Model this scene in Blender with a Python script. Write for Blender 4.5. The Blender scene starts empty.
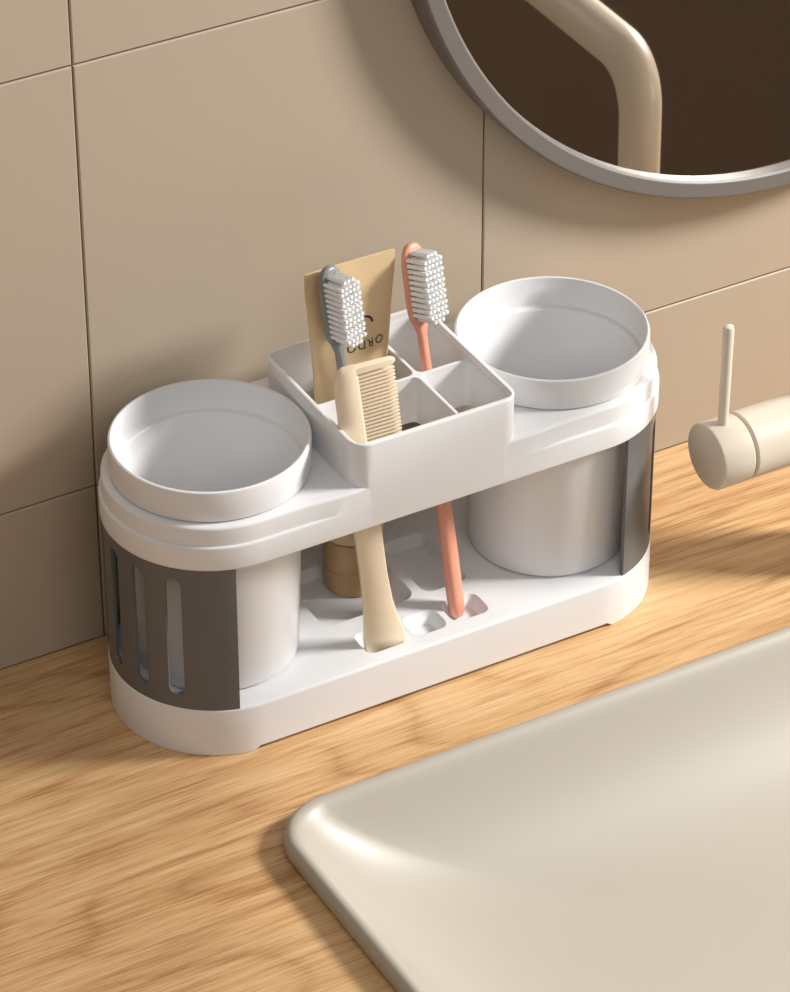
import bpy, bmesh, math, random
import numpy as np
from mathutils import Vector, Matrix
random.seed(3)
S=0.01
RR=4.05; RB=4.47
def basis(phi,th):
    R=np.array([math.cos(phi),-math.sin(phi),0.])
    Fh=np.array([math.sin(phi),math.cos(phi),0.])
    z=np.array([0,0,1.])
    return R, math.cos(th)*Fh-math.sin(th)*z, math.sin(th)*Fh+math.cos(th)*z
def ray(p,u,v,axis,val):
    f,phi,th=p[0]*1000,p[1],p[2]; C=np.array(p[3:6])*100
    R,F,U=basis(phi,th)
    D=F+R*(u-395)/f-U*(v-496)/f
    t=(val-C[axis])/D[axis]
    return C+t*D
# calibrated camera + holder dimensions (focal px/1000, yaw, pitch, position m, spacing, heights, wall distance)
p=[3.71232, 0.5138, 0.61865, -0.61068, -1.09065, 0.95978, 0.79441, 1.27672, 1.13531, 0.55237]
YW=p[9]*10
MX,MZ,MR=22.8135,32.9395,19.497
CC=p[6]*10; ZR=p[7]*10; ZB=p[8]*10
PHI=p[1]
Rv=Vector((math.cos(PHI),-math.sin(PHI),0)); Fhv=Vector((math.sin(PHI),math.cos(PHI),0))

# ---------------------------------------------------------------- materials
def mat(name,col,rough=0.5,bevel=0,metal=0,spec=0.5,coat=0,noise=0,sss=0):
    m=bpy.data.materials.new(name); m.use_nodes=True
    nt=m.node_tree; b=nt.nodes["Principled BSDF"]
    b.inputs["Base Color"].default_value=(*col,1); b.inputs["Roughness"].default_value=rough
    b.inputs["Metallic"].default_value=metal; b.inputs["Specular IOR Level"].default_value=spec
    b.inputs["Coat Weight"].default_value=coat
    if bevel:
        n=nt.nodes.new("ShaderNodeBevel"); n.samples=6; n.inputs["Radius"].default_value=bevel*S
        nt.links.new(n.outputs[0],b.inputs["Normal"])
    if noise:
        t=nt.nodes.new("ShaderNodeTexCoord"); nz=nt.nodes.new("ShaderNodeTexNoise"); nz.inputs["Scale"].default_value=14
        nt.links.new(t.outputs["Object"],nz.inputs["Vector"])
        mr=nt.nodes.new("ShaderNodeMapRange"); mr.inputs[3].default_value=max(0,rough-noise); mr.inputs[4].default_value=rough+noise
        nt.links.new(nz.outputs[0],mr.inputs[0]); nt.links.new(mr.outputs[0],b.inputs["Roughness"])
    return m
def srgb(r,g,b):
    f=lambda c:(c/255/12.92 if c/255<=0.04045 else ((c/255+0.055)/1.055)**2.4)
    return (f(r),f(g),f(b))
M_white=mat("white_plastic",(0.77,0.77,0.778),0.38,bevel=0.07,noise=.05)
M_cup=mat("cup_plastic",(0.74,0.74,0.748),0.32,noise=.05)
M_gray=mat("gray_plastic",(0.12,0.122,0.127),0.33,bevel=0.05,noise=.04)
M_brg=mat("brush_gray",srgb(128,130,132),0.35)
M_bro=mat("brush_coral",srgb(220,152,128),0.35)
M_bris=mat("bristles",(0.85,0.85,0.85),0.7)
M_comb=mat("comb_beige",srgb(234,217,190),0.35,bevel=.04)
M_tube=mat("tube_tan",srgb(214,187,146),0.38,noise=.08)
M_cap=mat("cap_tan",srgb(190,154,110),0.4)
M_ink=mat("ink",srgb(50,42,32),0.5)
M_sink=mat("sink_ceramic",srgb(172,165,153),0.42,coat=.08,noise=.04)
M_faucet=mat("faucet_beige",srgb(212,201,184),0.35,bevel=.06,coat=.2,noise=.04)
M_frame=mat("mirror_frame",srgb(110,106,102),0.4,bevel=.08)
M_dark=mat("dark_brown",srgb(140,117,94),0.7,noise=.05)
M_grout=mat("grout",srgb(112,98,82),0.9)
M_tile=mat("wall_tile",srgb(178,164,145),0.5,noise=.06)
M_mir=mat("mirror_glass",(0.66,0.62,0.57),0.03,metal=1)
nt=M_mir.node_tree; cx=nt.nodes.new("ShaderNodeCombineXYZ"); tl=math.radians(13)
cx.inputs[0].default_value=0; cx.inputs[1].default_value=-math.cos(tl); cx.inputs[2].default_value=math.sin(tl)
nt.links.new(cx.outputs[0],nt.nodes["Principled BSDF"].inputs["Normal"])
# wood
M_wood=bpy.data.materials.new("oak_wood"); M_wood.use_nodes=True
nt=M_wood.node_tree; B=nt.nodes["Principled BSDF"]; B.inputs["Roughness"].default_value=0.45
tc=nt.nodes.new("ShaderNodeTexCoord")
def mp_(sc,rot=0):
    m=nt.nodes.new("ShaderNodeMapping"); m.inputs["Scale"].default_value=sc; m.inputs["Rotation"].default_value=(0,0,rot)
    nt.links.new(tc.outputs["Object"],m.inputs["Vector"]); return m
def noise(m,scale,detail,dist=0):
    n=nt.nodes.new("ShaderNodeTexNoise"); n.inputs["Scale"].default_value=scale; n.inputs["Detail"].default_value=detail; n.inputs["Distortion"].default_value=dist
    nt.links.new(m.outputs[0],n.inputs["Vector"]); return n
def mth(op,a,b,):
    m=nt.nodes.new("ShaderNodeMath"); m.operation=op
    for i,x in enumerate((a,b)):
        if isinstance(x,(int,float)): m.inputs[i].default_value=x
        else: nt.links.new(x,m.inputs[i])
    return m.outputs[0]
n1=noise(mp_((3,18,18)),1,3,.6)
n2=noise(mp_((45,1000,1000)),1,3,.1)
n3=noise(mp_((14,330,330)),1,4,.3)
# growth-ring lines: contour lines of a stretched height field -> thin, sharp cathedral grain
n4=noise(mp_((2.2,13,13)),1,1.5,.25)
ring=mth('PINGPONG',mth('MULTIPLY',n4.outputs[0],16.0),.5)
pw_=mth('POWER',mth('SUBTRACT',1.0,mth('MULTIPLY',ring,2.0)),3.0)
pore=noise(mp_((70,900,900)),1,2,0)
pr=nt.nodes.new("ShaderNodeMapRange"); pr.inputs[1].default_value=.62; pr.inputs[2].default_value=.74; nt.links.new(pore.outputs[0],pr.inputs[0])
f=mth('ADD',mth('MULTIPLY',n1.outputs[0],.28),mth('MULTIPLY',n2.outputs[0],.34))
f=mth('ADD',f,mth('MULTIPLY',n3.outputs[0],.38))
f=mth('SUBTRACT',f,mth('MULTIPLY',pw_,.085)); f=mth('SUBTRACT',f,mth('MULTIPLY',pr.outputs[0],.07))
cr=nt.nodes.new("ShaderNodeValToRGB"); e=cr.color_ramp.elements
e[0].position=.33; e[0].color=(*srgb(166,120,76),1); e[1].position=.62; e[1].color=(*srgb(224,190,144),1)
e2=cr.color_ramp.elements.new(.47); e2.color=(*srgb(205,163,114),1)
nt.links.new(f,cr.inputs[0]); nt.links.new(cr.outputs[0],B.inputs["Base Color"])
bp=nt.nodes.new("ShaderNodeBump"); bp.inputs["Strength"].default_value=.05; bp.inputs["Distance"].default_value=.001
nt.links.new(n3.outputs[0],bp.inputs["Height"]); nt.links.new(bp.outputs[0],B.inputs["Normal"])

# ---------------------------------------------------------------- helpers
def fin(me,ang=35):
    me.shade_smooth()
    me.set_sharp_from_angle(angle=math.radians(ang))
def obj(name,verts,faces,material,parent=None,ang=35,recalc=True):
    me=bpy.data.meshes.new(name); me.from_pydata([tuple(float(c)*S for c in v) for v in verts],[],faces)
    if recalc:
        bm=bmesh.new(); bm.from_mesh(me); bmesh.ops.recalc_face_normals(bm,faces=bm.faces); bm.to_mesh(me); bm.free()
    me.materials.append(material); fin(me,ang)
    o=bpy.data.objects.new(name,me); bpy.context.collection.objects.link(o)
    if parent: o.parent=parent
    return o
def empty(name,loc=(0,0,0)):
    e=bpy.data.objects.new(name,None); e.empty_display_size=.02; bpy.context.collection.objects.link(e); return e
def loft(loops,cap0=True,cap1=True,closed=True):
    n=len(loops[0]); V=[v for l in loops for v in l]; Fc=[]
    for i in range(len(loops)-1):
        for j in range(n if closed else n-1):
            k=(j+1)%n; Fc.append((i*n+j,i*n+k,(i+1)*n+k,(i+1)*n+j))
    if cap0: Fc.append(tuple(range(n))[::-1])
    if cap1: Fc.append(tuple((len(loops)-1)*n+j for j in range(n)))
    return V,Fc
def rrect(cx,cy,hx,hy,r,n=8):
    P=[]
    for k,(sx,sy) in enumerate([(1,1),(-1,1),(-1,-1),(1,-1)]):
        for i in range(n+1):
            a=math.pi/2*(k+i/n); P.append((cx+sx*(hx-r)+r*math.cos(a),cy+sy*(hy-r)+r*math.sin(a)))
    return P
def stadium(c,r,n=48,m=16,rf=None):
    P=[]
    for i in range(n+1):
        a=-math.pi/2+math.pi*i/n; P.append((c+r*math.cos(a),r*math.sin(a)))
    for i in range(1,m): P.append((c-2*c*i/m,r))
    for i in range(n+1):
        a=math.pi/2+math.pi*i/n; P.append((-c+r*math.cos(a),r*math.sin(a)))
    for i in range(1,m): P.append((-c+2*c*i/m,-r))
    if rf: P=[(x,y*rf(x)) if abs(x)<c else (x,y) for x,y in P]
    return P
def offs(P,d):
    n=len(P); out=[]
    for i in range(n):
        a=Vector(P[i-1]);b=Vector(P[(i+1)%n]); t=(b-a)
        if t.length<1e-9: out.append(P[i]); continue
        t.normalize(); nn=Vector((t.y,-t.x)); out.append((P[i][0]-nn.x*d,P[i][1]-nn.y*d))
    return out
def prism(P,z0,z1,fil=0,seg=4,fb=None):
    L=[]
    if fil:
        g_=fil if fb is None else fb
        for i in range(seg+1):
            a=math.pi/2*i/seg
            L.append([(x,y,z0+g_*(1-math.cos(a))) for x,y in offs(P,g_*(1-math.sin(a)))])
        for i in range(seg+1):
            a=math.pi/2*(1-i/seg)
            L.append([(x,y,z1-fil*(1-math.cos(a))) for x,y in offs(P,fil*(1-math.sin(a)))])
    else: L=[[(x,y,z0) for x,y in P],[(x,y,z1) for x,y in P]]
    return loft(L)
def boolean(o,vf,op='DIFFERENCE'):
    c=obj("cut",vf[0],vf[1],o.data.materials[0])
    m=o.modifiers.new("b",'BOOLEAN'); m.object=c; m.operation=op; m.solver='EXACT'
    dg=bpy.context.evaluated_depsgraph_get(); dg.update()
    me=bpy.data.meshes.new_from_object(o.evaluated_get(dg)); o.modifiers.clear(); o.data=me
    bpy.data.objects.remove(c)
def lathe(prof,c=(0,0),n=96):
    L=[]
    for r_,z in prof:
        r_=max(r_,.0005)
        L.append([(c[0]+r_*math.cos(2*math.pi*i/n),c[1]+r_*math.sin(2*math.pi*i/n),z) for i in range(n)])
    V,Fc=loft(L,False,False); return V,Fc
def sweep(pts,secs,side,n=20,pw=2.0):
    L=[]; P=[Vector(q) for q in pts]
    for i,q in enumerate(P):
        t=(P[min(i+1,len(P)-1)]-P[max(i-1,0)]).normalized()
        s_=Vector(side); s_=(s_-t*s_.dot(t)).normalized(); b=t.cross(s_)
        a_,b_=secs[i]; l=[]
        for k in range(n):
            th=2*math.pi*k/n; c_,d_=math.cos(th),math.sin(th)
            c_=math.copysign(abs(c_)**(2/pw),c_); d_=math.copysign(abs(d_)**(2/pw),d_)
            l.append(tuple(q+s_*a_*c_+b*b_*d_))
        L.append(l)
    return loft(L)

# ---------------------------------------------------------------- room
TX=[ray(p,105,635,1,YW)[0],ray(p,482,285,1,YW)[0]]; TW=TX[1]-TX[0]
TZ=[ray(p,35,505,1,YW)[2],ray(p,72,66,1,YW)[2]]; TH=TZ[1]-TZ[0]
wall=empty("wall_back")
V=[];Fc=[]; g=.035
def boxv(x0,x1,y0,y1,z0,z1):
    v=[(x,y,z) for x in(x0,x1) for y in(y0,y1) for z in(z0,z1)]
    return v,[(0,1,3,2),(4,6,7,5),(0,4,5,1),(2,3,7,6),(0,2,6,4),(1,5,7,3)]
for i in range(-6,8):
    for j in range(-1,7):
        x0=TX[0]+i*TW+g; x1=TX[0]+(i+1)*TW-g; z0=max(0.0,TZ[0]+j*TH+g); z1=TZ[0]+(j+1)*TH-g
        b=.05; n0=len(V)
        V+=[(x0,YW+.4,z0),(x1,YW+.4,z0),(x1,YW+.4,z1),(x0,YW+.4,z1),
            (x0,YW+b,z0),(x1,YW+b,z0),(x1,YW+b,z1),(x0,YW+b,z1),
            (x0+b,YW,z0+b),(x1-b,YW,z0+b),(x1-b,YW,z1-b),(x0+b,YW,z1-b)]
        for k in range(4):
            m=(k+1)%4; Fc+=[(n0+k,n0+m,n0+4+m,n0+4+k),(n0+4+k,n0+4+m,n0+8+m,n0+8+k)]
        Fc+=[(n0+8,n0+9,n0+10,n0+11),(n0+3,n0+2,n0+1,n0)]
obj("tiles",V,Fc,M_tile,wall,20)
obj("grout_backing",*boxv(-130,140,YW+.1,YW+6,-90,150),M_grout,wall)
obj("floor",*boxv(-160,200,-262,YW+6,-92,-90),M_dark)
obj("wall_front",*boxv(-160,200,-268,-262,-90,150),M_dark)

# counter with sink cut-out
SX1,SY0=49,-50
pts=ray(p,276,840,2,.45); SX0=float(pts[0])
pts=ray(p,540,714,2,.8); SY1=float(pts[1])
scx,scy,shx,shy=(SX0+SX1)/2,(SY0+SY1)/2,(SX1-SX0)/2,(SY1-SY0)/2
cnt=obj("counter",*boxv(-110,120,-58,YW,-4,0),M_wood)
boolean(cnt,prism(rrect(scx,scy,shx-1.0,shy-1.0,2,8),-8,2))
cnt.data.shade_flat()
L=[]
prof=[(.55,0.0),(.2,.0),(.04,.1),(0,.3),(.02,.62),(.1,.8),(.25,.9),(.42,.9),(.62,.78),(.88,.45),(1.2,-.05),(1.7,-.75),(2.4,-1.6),(3.5,-2.6),(5.0,-3.5),(7,-4.3),(9.5,-4.9),(13,-5.4),(16.5,-5.7),(18.5,-5.8)]
for d,z in prof:
    r_=max(2.0,2.5-d*.5) if d<1 else 2.0+(d-1)*.9
    L.append([(x,y,z) for x,y in rrect(scx,scy,shx-d,shy-d,min(r_,shy-d-.05),20)])
vv,ff=loft(L,False,True)
sink=obj("sink_basin",vv,ff,M_sink,None,60)
m=sink.modifiers.new("s",'SUBSURF'); m.levels=1; m.render_levels=1

# ---------------------------------------------------------------- holder
H=empty("toothbrush_holder")
ZT=ZB-.03
Z0=ZT-2.0
def sm(x,a,b): t=min(1,max(0,(x-a)/(b-a))); return t*t*(3-2*t)
BASE=2.35
base=obj("base_tray",*prism(stadium(CC,RB),0,BASE,.12,fb=.04),M_white,H)
arch=[(-8.6,-1),(-8.6,-.01),(-8.3,.22),(8.3,.22),(8.6,-.01),(8.6,-1)]
V=[(x,y,z) for y in(-6,6) for x,z in arch]; Fc=[tuple(range(6)),tuple(range(11,5,-1))]+[(i,(i+1)%6,6+(i+1)%6,6+i) for i in range(6)]
boolean(base,(V,Fc))
for (x,y,hx,hy,r_) in [(-1.95,-3.05,.95,.75,.4),(.2,-3.0,.8,.7,.4),(2.15,-2.9,.9,.75,.4),(-1.4,.7,2.2,2.0,.6),(2.3,.7,1.1,2.0,.5)]:
    L=[[(a,b,BASE-.5) for a,b in rrect(x,y,hx-.3,hy-.3,max(.12,r_-.25),6)],[(a,b,BASE+.02) for a,b in rrect(x,y,hx,hy,r_,6)],[(a,b,BASE+.5) for a,b in rrect(x,y,hx,hy,r_,6)]]
    boolean(base,loft(L))
fin(base.data)
top=obj("top_band",*prism(stadium(CC,RB+.04),Z0,Z0+1.15,.1),M_white,H)
rf=lambda x:1+ (.115/4.39)*(1-sm(abs(x),4.0,6.2))
boolean(top,prism(stadium(CC,4.39,rf=rf,m=40),Z0+.6,ZT,.12),'UNION')
BXC,BXA,BY0,BY1=-.05,3.79,-4.515,3.4; BT=ZT+2.05; yc=(BY0+BY1)/2; hb=(BY1-BY0)/2
boolean(top,prism(rrect(BXC,yc,BXA,hb,.8,10),Z0+.3,BT,.08),'UNION')
for sx in(-1,1):
    boolean(top,prism([(sx*CC+3.74*math.cos(2*math.pi*i/72),3.74*math.sin(2*math.pi*i/72)) for i in range(72)],Z0-1,ZT+.5))
tk=.2; ix=BXA-tk; y0=BY0+tk; y1=BY1-tk; ym=-.7; dt=.07
boolean(top,prism(rrect(BXC,yc,ix,hb-tk,.6,8),BT-.32,BT+1))
boolean(top,prism(rrect(BXC,yc,ix-.01,hb-tk-.01,.59,8),Z0-1,Z0+1.55))
def cell(xa,xb,ya,yb):
    boolean(top,prism(rrect((xa+xb)/2,(ya+yb)/2,(xb-xa)/2,(yb-ya)/2,.3,5),Z0+1.5,BT+.5))
xl0,xr0=BXC-ix+.02,BXC+ix-.02; XD=1.12
cell(xl0,XD-dt,y0+.02,ym-dt); cell(XD+dt,xr0,y0+.02,ym-dt)
cell(xl0,XD-dt,ym+dt,y1-.02); cell(XD+dt,xr0,ym+dt,y1-.02)
fin(top.data)
def shield(name,cx,ac):
    ro,ri=RB-.03,RB-.2; L=[]; n=72; sp=math.radians(75)
    for i in range(n+1):
        a=ac-sp+2*sp*i/n; c_,s_=math.cos(a),math.sin(a)
        L.append([(cx+ro*c_,ro*s_,BASE-.02),(cx+ro*c_,ro*s_,Z0+.02),(cx+ri*c_,ri*s_,Z0+.02),(cx+ri*c_,ri*s_,BASE-.02)])
    o=obj(name,*loft(L),M_gray,H)
    for k in range(-2,3):
        a=ac+math.radians(21*k); d=(math.cos(a),math.sin(a)); t=(-d[1],d[0])
        P=[]; hw=.34; za,zb=BASE+.65,Z0-.55
        for i in range(9): q=math.pi*i/8; P.append((hw*math.cos(q),zb-hw+hw*math.sin(q)))
        for i in range(9): q=math.pi+math.pi*i/8; P.append((hw*math.cos(q),za+hw+hw*math.sin(q)))
        L=[[(cx+d[0]*rr+t[0]*s_,d[1]*rr+t[1]*s_,z) for s_,z in P] for rr in(3.9,5)]
        boolean(o,loft(L))
    fin(o.data)
shield("shield_a",-CC,math.pi); shield("shield_b",CC,0)
def cup(name,x):
    prof=[(0,BASE+.01),(3.2,BASE+.01),(3.36,BASE+.1),(3.4,BASE+.25),(3.68,ZB-.1),(3.7,ZB+.02),(RR-.08,ZB+.02),(RR-.02,ZB+.05),(RR,ZB+.12),
          (RR,ZR-.1),(RR-.03,ZR-.03),(RR-.1,ZR),(RR-.16,ZR-.02),(RR-.19,ZR-.08),(RR-.22,ZR-1.25),(RR-.27,ZR-1.33),(3.62,ZR-1.38),(3.57,ZR-1.45),(3.3,BASE+.8),(3.1,BASE+.4),(2.8,BASE+.3),(0,BASE+.3)]
    return obj(name,*lathe(prof,(x,0),128),M_cup,None,40)
for i,x in enumerate((-CC,CC)):
    c_=cup("tumbler_cup" if i==0 else "tumbler_cup.001",x)

# ---------------------------------------------------------------- toothbrushes
def brush(name,bot,tip,face,material):
    E=empty(name); b0=Vector(bot); b1=Vector(tip); ax=(b1-b0); Lg=ax.length; ax.normalize()
    fc=Vector(face); fc=(fc-ax*fc.dot(ax)).normalized(); side=ax.cross(fc)
    hl=3.6
    prof=[(0,.12,.1),(.06,.24,.2),(.25,.33,.28),(1.2,.36,.3),(3,.36,.3),(6,.33,.28),(8.5,.3,.27),(Lg-6,.26,.25),(Lg-4.9,.2,.2),(Lg-hl-.3,.2,.19),(Lg-hl+.1,.34,.2),(Lg-hl+.5,.55,.2),(Lg-hl+.9,.62,.2),(Lg-.8,.62,.2),(Lg-.35,.52,.2),(Lg-.12,.36,.18),(Lg-.02,.18,.12),(Lg,.05,.04)]
    fine=[]
    for k in range(len(prof)-1):
        a,b=prof[k],prof[k+1]; m_=max(1,int((b[0]-a[0])/.4))
        for j in range(m_):
            t=j/m_; fine.append(tuple(a[q]+(b[q]-a[q])*t for q in range(3)))
    fine.append(prof[-1])
    pts=[b0+ax*d for d,_,_ in fine]; secs=[(w,t) for _,w,t in fine]
    obj("body",*sweep(pts,secs,side,24,2.6),material,E,50)
    V=[];Fc=[]
    def cone(p0,p1,w0,w1,n):
        n0=len(V)
        tip_=p0+(p1-p0)*.93
        for (pp,ww) in((p0,w0),(tip_,w1),(p1,w1*.6)):
            for c_ in range(n):
                a=2*math.pi*c_/n; V.append(tuple(pp+ax*ww*math.cos(a)+side*ww*math.sin(a)))
        for r_ in range(2):
            for c_ in range(n): Fc.append((n0+r_*n+c_,n0+r_*n+(c_+1)%n,n0+(r_+1)*n+(c_+1)%n,n0+(r_+1)*n+c_))
        Fc.append(tuple(n0+2*n+c_ for c_ in range(n)))
    for i in range(13):
        for j in range(5):
            q=i/12; s_=(j-2)*.22
            if (i in(0,12)) and abs(j-2)==2: continue
            cpt=b0+ax*(Lg-hl+.45+q*(hl-.8))+side*s_+fc*.15
            ln=1.0+(.05 if i%2 else 0)
            cone(cpt,cpt+fc*ln,.07,.088,10)
            for k in range(7):
                an=k*6.283/7+random.random()*.5; o_=ax*math.cos(an)+side*math.sin(an)
                cone(cpt+o_*.065,cpt+o_*.09+fc*(ln+random.uniform(-.02,.04)),.02,.018,5)
    obj("bristles",V,Fc,M_bris,E,50,False)
    return E
fdir=Rv*.72-Fhv*.7+Vector((0,0,-.02))
brush("toothbrush",(-.95,-1.0,1.9),(-1.95,1.1,18.15),fdir,M_brg)
brush("toothbrush.001",(1.88,-2.85,1.9),(2.1,1.6,17.75),fdir,M_bro)

# ---------------------------------------------------------------- comb
E=empty("hair_comb")
b0=Vector((-1.95,-3.35,1.95)); b1=Vector((-3.35,-2.9,16.05)); ax=(b1-b0).normalized()
d_=Vector((.98,-.18,0)); d_=(d_-ax*d_.dot(ax)).normalized(); nrm=d_.cross(ax)
LT=(b1-b0).length
Lr=[(0,-.35,.65),(.12,-.62,.92),(.35,-.76,1.05),(.8,-.76,.98),(1.5,-.68,.8),(2.5,-.6,.64),(4,-.56,.56),(6,-.58,.56),(8,-.6,.56),(9.4,-.6,.56),(LT-4.6,-.6,.45),(LT-1,-.58,.42),(LT-.35,-.52,.42),(LT-.1,-.4,.42),(LT,-.2,.42)]
def cp(a,q,t): return tuple(b0+ax*q+d_*a+nrm*t)
L=[]
for q,a,b in Lr: L.append([cp(a,q,-.12),cp(a+.1,q,-.2),cp(b-.1,q,-.2),cp(b,q,-.12),cp(b,q,.12),cp(b-.1,q,.2),cp(a+.1,q,.2),cp(a,q,.12)])
obj("spine",*loft(L),M_comb,E,50)
V=[];Fc=[]
def tooth(q,w,ln,th=.13):
    n0=len(V)
    for a,tt,ww in((.3,th,w),(ln-.15,th*.8,w*.8),(ln,th*.35,w*.35)):
        for sq,st in((-1,-1),(1,-1),(1,1),(-1,1)): V.append(cp(a,q+sq*ww,st*tt))
    for k in range(2):
        for j in range(4): Fc.append((n0+k*4+j,n0+k*4+(j+1)%4,n0+k*4+4+(j+1)%4,n0+k*4+4+j))
    Fc.append((n0+8,n0+9,n0+10,n0+11)); Fc.append((n0+3,n0+2,n0+1,n0))
nt_=23
for k in range(nt_): tooth(LT-.5-k*.175,.055,1.95)
tooth(LT-.17,.15,2.0,.18); tooth(LT-.5-nt_*.175-.12,.16,2.0,.18)
obj("teeth",V,Fc,M_comb,E,40)

# ---------------------------------------------------------------- toothpaste tube
E=empty("toothpaste_tube"); tx,ty=-.72,1.55; tzb=BASE-.48
sec=[(tzb+2.6,.95,.95),(tzb+2.75,1.3,1.28),(tzb+3.0,1.42,1.3),(7.5,1.5,1.08),(10,1.58,.92),(12.8,1.7,.66),(15.5,1.92,.28),(16.6,2.03,.09),(16.7,2.05,.07),(17.75,2.07,.06)]
def hxy(z):
    for a,b in zip(sec,sec[1:]):
        if a[0]<=z<=b[0]:
            t=(z-a[0])/(b[0]-a[0]); return a[1]+(b[1]-a[1])*t,a[2]+(b[2]-a[2])*t
    return sec[-1][1:]
L=[];N=120
zs=[s_[0] for s_ in sec[:3]]+[4.9+i*.38 for i in range(1,31)]+[16.6,16.7,16.85,17.75]
for z in sorted(set(zs)):
    hx,hy=hxy(z); l=[]
    for k in range(N):
        a=2*math.pi*k/N; rb=(.03 if (k%2) else 0) if z>16.65 else 0
        l.append((tx+hx*math.cos(a),ty+(hy+rb)*math.sin(a),z))
    L.append(l)
obj("body",*loft(L),M_tube,E,60)
cpf=[(0,tzb+.01),(1.15,tzb+.01),(1.22,tzb+.08),(1.22,tzb+1.1),(1.18,tzb+1.14),(1.18,tzb+1.2),(1.22,tzb+1.24),(1.25,tzb+2.5),(1.2,tzb+2.62),(0,tzb+2.62)]
obj("cap",*lathe(cpf,(tx,ty),64),M_cap,E)
cu=bpy.data.curves.new("t",'FONT'); cu.body="ORDO"; cu.size=.52; cu.space_character=1.25; cu.align_x='CENTER'; cu.extrude=.005
to=bpy.data.objects.new("t",cu); bpy.context.collection.objects.link(to)
bpy.context.view_layer.update(); dg=bpy.context.evaluated_depsgraph_get()
me=bpy.data.meshes.new_from_object(to.evaluated_get(dg)); vs=[tuple(v.co) for v in me.vertices]; fs=[tuple(q.vertices) for q in me.polygons]
bpy.data.objects.remove(to)
def onTube(x,z,o=.012):
    hx,hy=hxy(z); return (tx+x,ty-hy*math.sqrt(max(0,1-(x/hx)**2))-o,z)
obj("label_text",[onTube(-v[0]+.45,14.15-v[1],.012+v[2]) for v in vs],fs,M_ink,E)
V=[];Fc=[];n=32
for i in range(n):
    a=2*math.pi*i/n
    for rr in(.28,.38): V.append(onTube(.5+rr*math.cos(a),14.85+rr*math.sin(a),.02))
for i in range(n-8): Fc.append((2*i,2*i+1,2*i+3,2*i+2))
obj("label_mark",V,Fc,M_ink,E,30,False)

# ---------------------------------------------------------------- faucet
fx,fy=20.1,-4.9
E=empty("faucet"); hp=ray(p,706,457,1,fy); hx0=float(hp[0]); hz=float(hp[2])
def xl(prof,y,z,n=64):
    vf=lathe(prof,(0,0),n); return [(v[2],y+v[0],z+v[1]) for v in vf[0]],vf[1]
obj("handle",*xl([(0,hx0),(1.32,hx0),(1.42,hx0+.04),(1.47,hx0+.12),(1.47,hx0+1.5),(1.42,hx0+1.55),(1.3,hx0+1.56),(1.3,hx0+1.66),(1.42,hx0+1.67),(1.47,hx0+1.72),(1.47,fx)],fy,hz),M_faucet,E)
lx=hx0+.75
obj("lever",*lathe([(0,hz+1.3),(.22,hz+1.3),(.24,hz+6.1),(.2,hz+6.22),(.1,hz+6.27),(0,hz+6.28)],(lx,fy),32),M_faucet,E)
obj("column",*lathe([(0,0.0),(2.0,0.0),(2.05,.1),(2.0,.45),(1.9,.5),(1.75,.55),(1.7,.8),(1.7,hz+2.2),(1.6,hz+2.4),(0,hz+2.4)],(fx,fy),64),M_faucet,E)
TZP=17.2
pts=[(fx,fy,hz+2),(fx,fy,12),(fx,fy,15),(fx,fy,TZP)]
a0=math.radians(66)
for i in range(1,17):
    a=a0*i/16; pts.append((fx,fy-4.0*(1-math.cos(a)),TZP+4.0*math.sin(a)))
q=pts[-1]; dd=(0,-math.sin(a0),math.cos(a0))
for i in range(1,14): pts.append((fx,q[1]+dd[1]*i*1.5,q[2]+dd[2]*i*1.5))
for i in range(1,13):
    b=a0+math.radians(114)*i/12; pts.append((fx,pts[-1][1]-math.sin(b)*.6,pts[-1][2]+math.cos(b)*.6))
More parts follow.
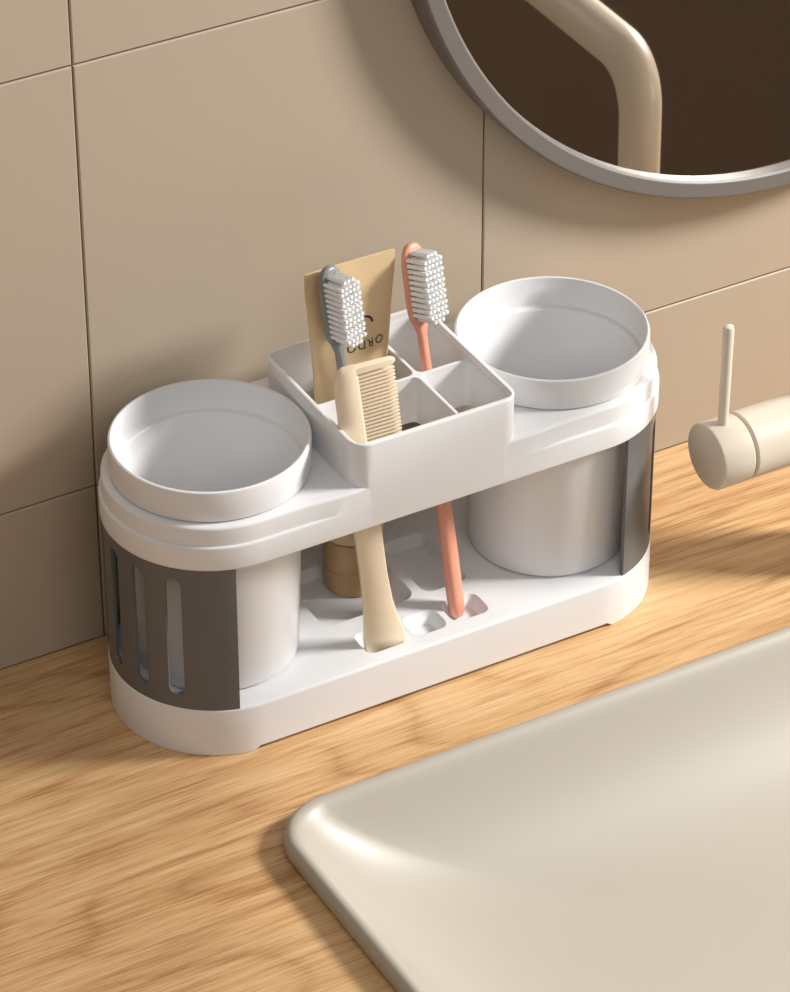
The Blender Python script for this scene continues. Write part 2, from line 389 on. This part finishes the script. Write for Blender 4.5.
for i in range(3): pts.append((fx,pts[-1][1],pts[-1][2]-1))
obj("spout",*sweep(pts,[(1.0,1.0)]*len(pts),(1,0,0),28),M_faucet,E,50)

# ---------------------------------------------------------------- mirror
E=empty("round_mirror")
MR+=.15
def yl(prof,n=160):
    vf=lathe(prof,(0,0),n); return [(MX+v[0],YW-v[2],MZ+v[1]) for v in vf[0]],vf[1]
obj("frame",*yl([(MR-.95,0.01),(MR,0.01),(MR,1.5),(MR-.1,1.6),(MR-.75,1.6),(MR-.85,1.52),(MR-.87,1.0),(MR-.95,.01)]),M_frame,E)
obj("glass",*yl([(0,1.02),(MR-.85,1.02),(MR-.85,.2),(0,.2)]),M_mir,E,30)

# ---------------------------------------------------------------- lights
def area(name,loc,tgt,size,power,col):
    l=bpy.data.lights.new(name,'AREA'); l.size=size; l.energy=power; l.color=col; l.shape='DISK'
    o=bpy.data.objects.new(name,l); bpy.context.collection.objects.link(o); o.location=[c*S for c in loc]
    o.rotation_euler=(Vector(tgt)-Vector(loc)).to_track_quat('-Z','Y').to_euler(); return o
area("key_light",(140,-65,105),(0,0,5),.4,51,(1,.975,.94))
area("fill_light",(-40,-150,150),(0,0,5),1.2,8,(1,.99,.98))
w=bpy.data.worlds.new("world"); bpy.context.scene.world=w; w.use_nodes=True
w.node_tree.nodes["Background"].inputs[0].default_value=(1,.985,.97,1); w.node_tree.nodes["Background"].inputs[1].default_value=.24
bpy.context.scene.view_settings.view_transform='Standard'

# ---------------------------------------------------------------- camera
Rn,Fn,Un=basis(p[1],p[2]); cam=bpy.data.cameras.new("camera"); co=bpy.data.objects.new("camera",cam); bpy.context.collection.objects.link(co)
mtx=Matrix(((Rn[0],Un[0],-Fn[0],p[3]*100*S),(Rn[1],Un[1],-Fn[1],p[4]*100*S),(Rn[2],Un[2],-Fn[2],p[5]*100*S),(0,0,0,1)))
co.matrix_world=mtx
cam.sensor_fit='VERTICAL'; cam.sensor_height=24; cam.lens=p[0]*1000*24/992; cam.clip_end=50
bpy.context.scene.camera=co
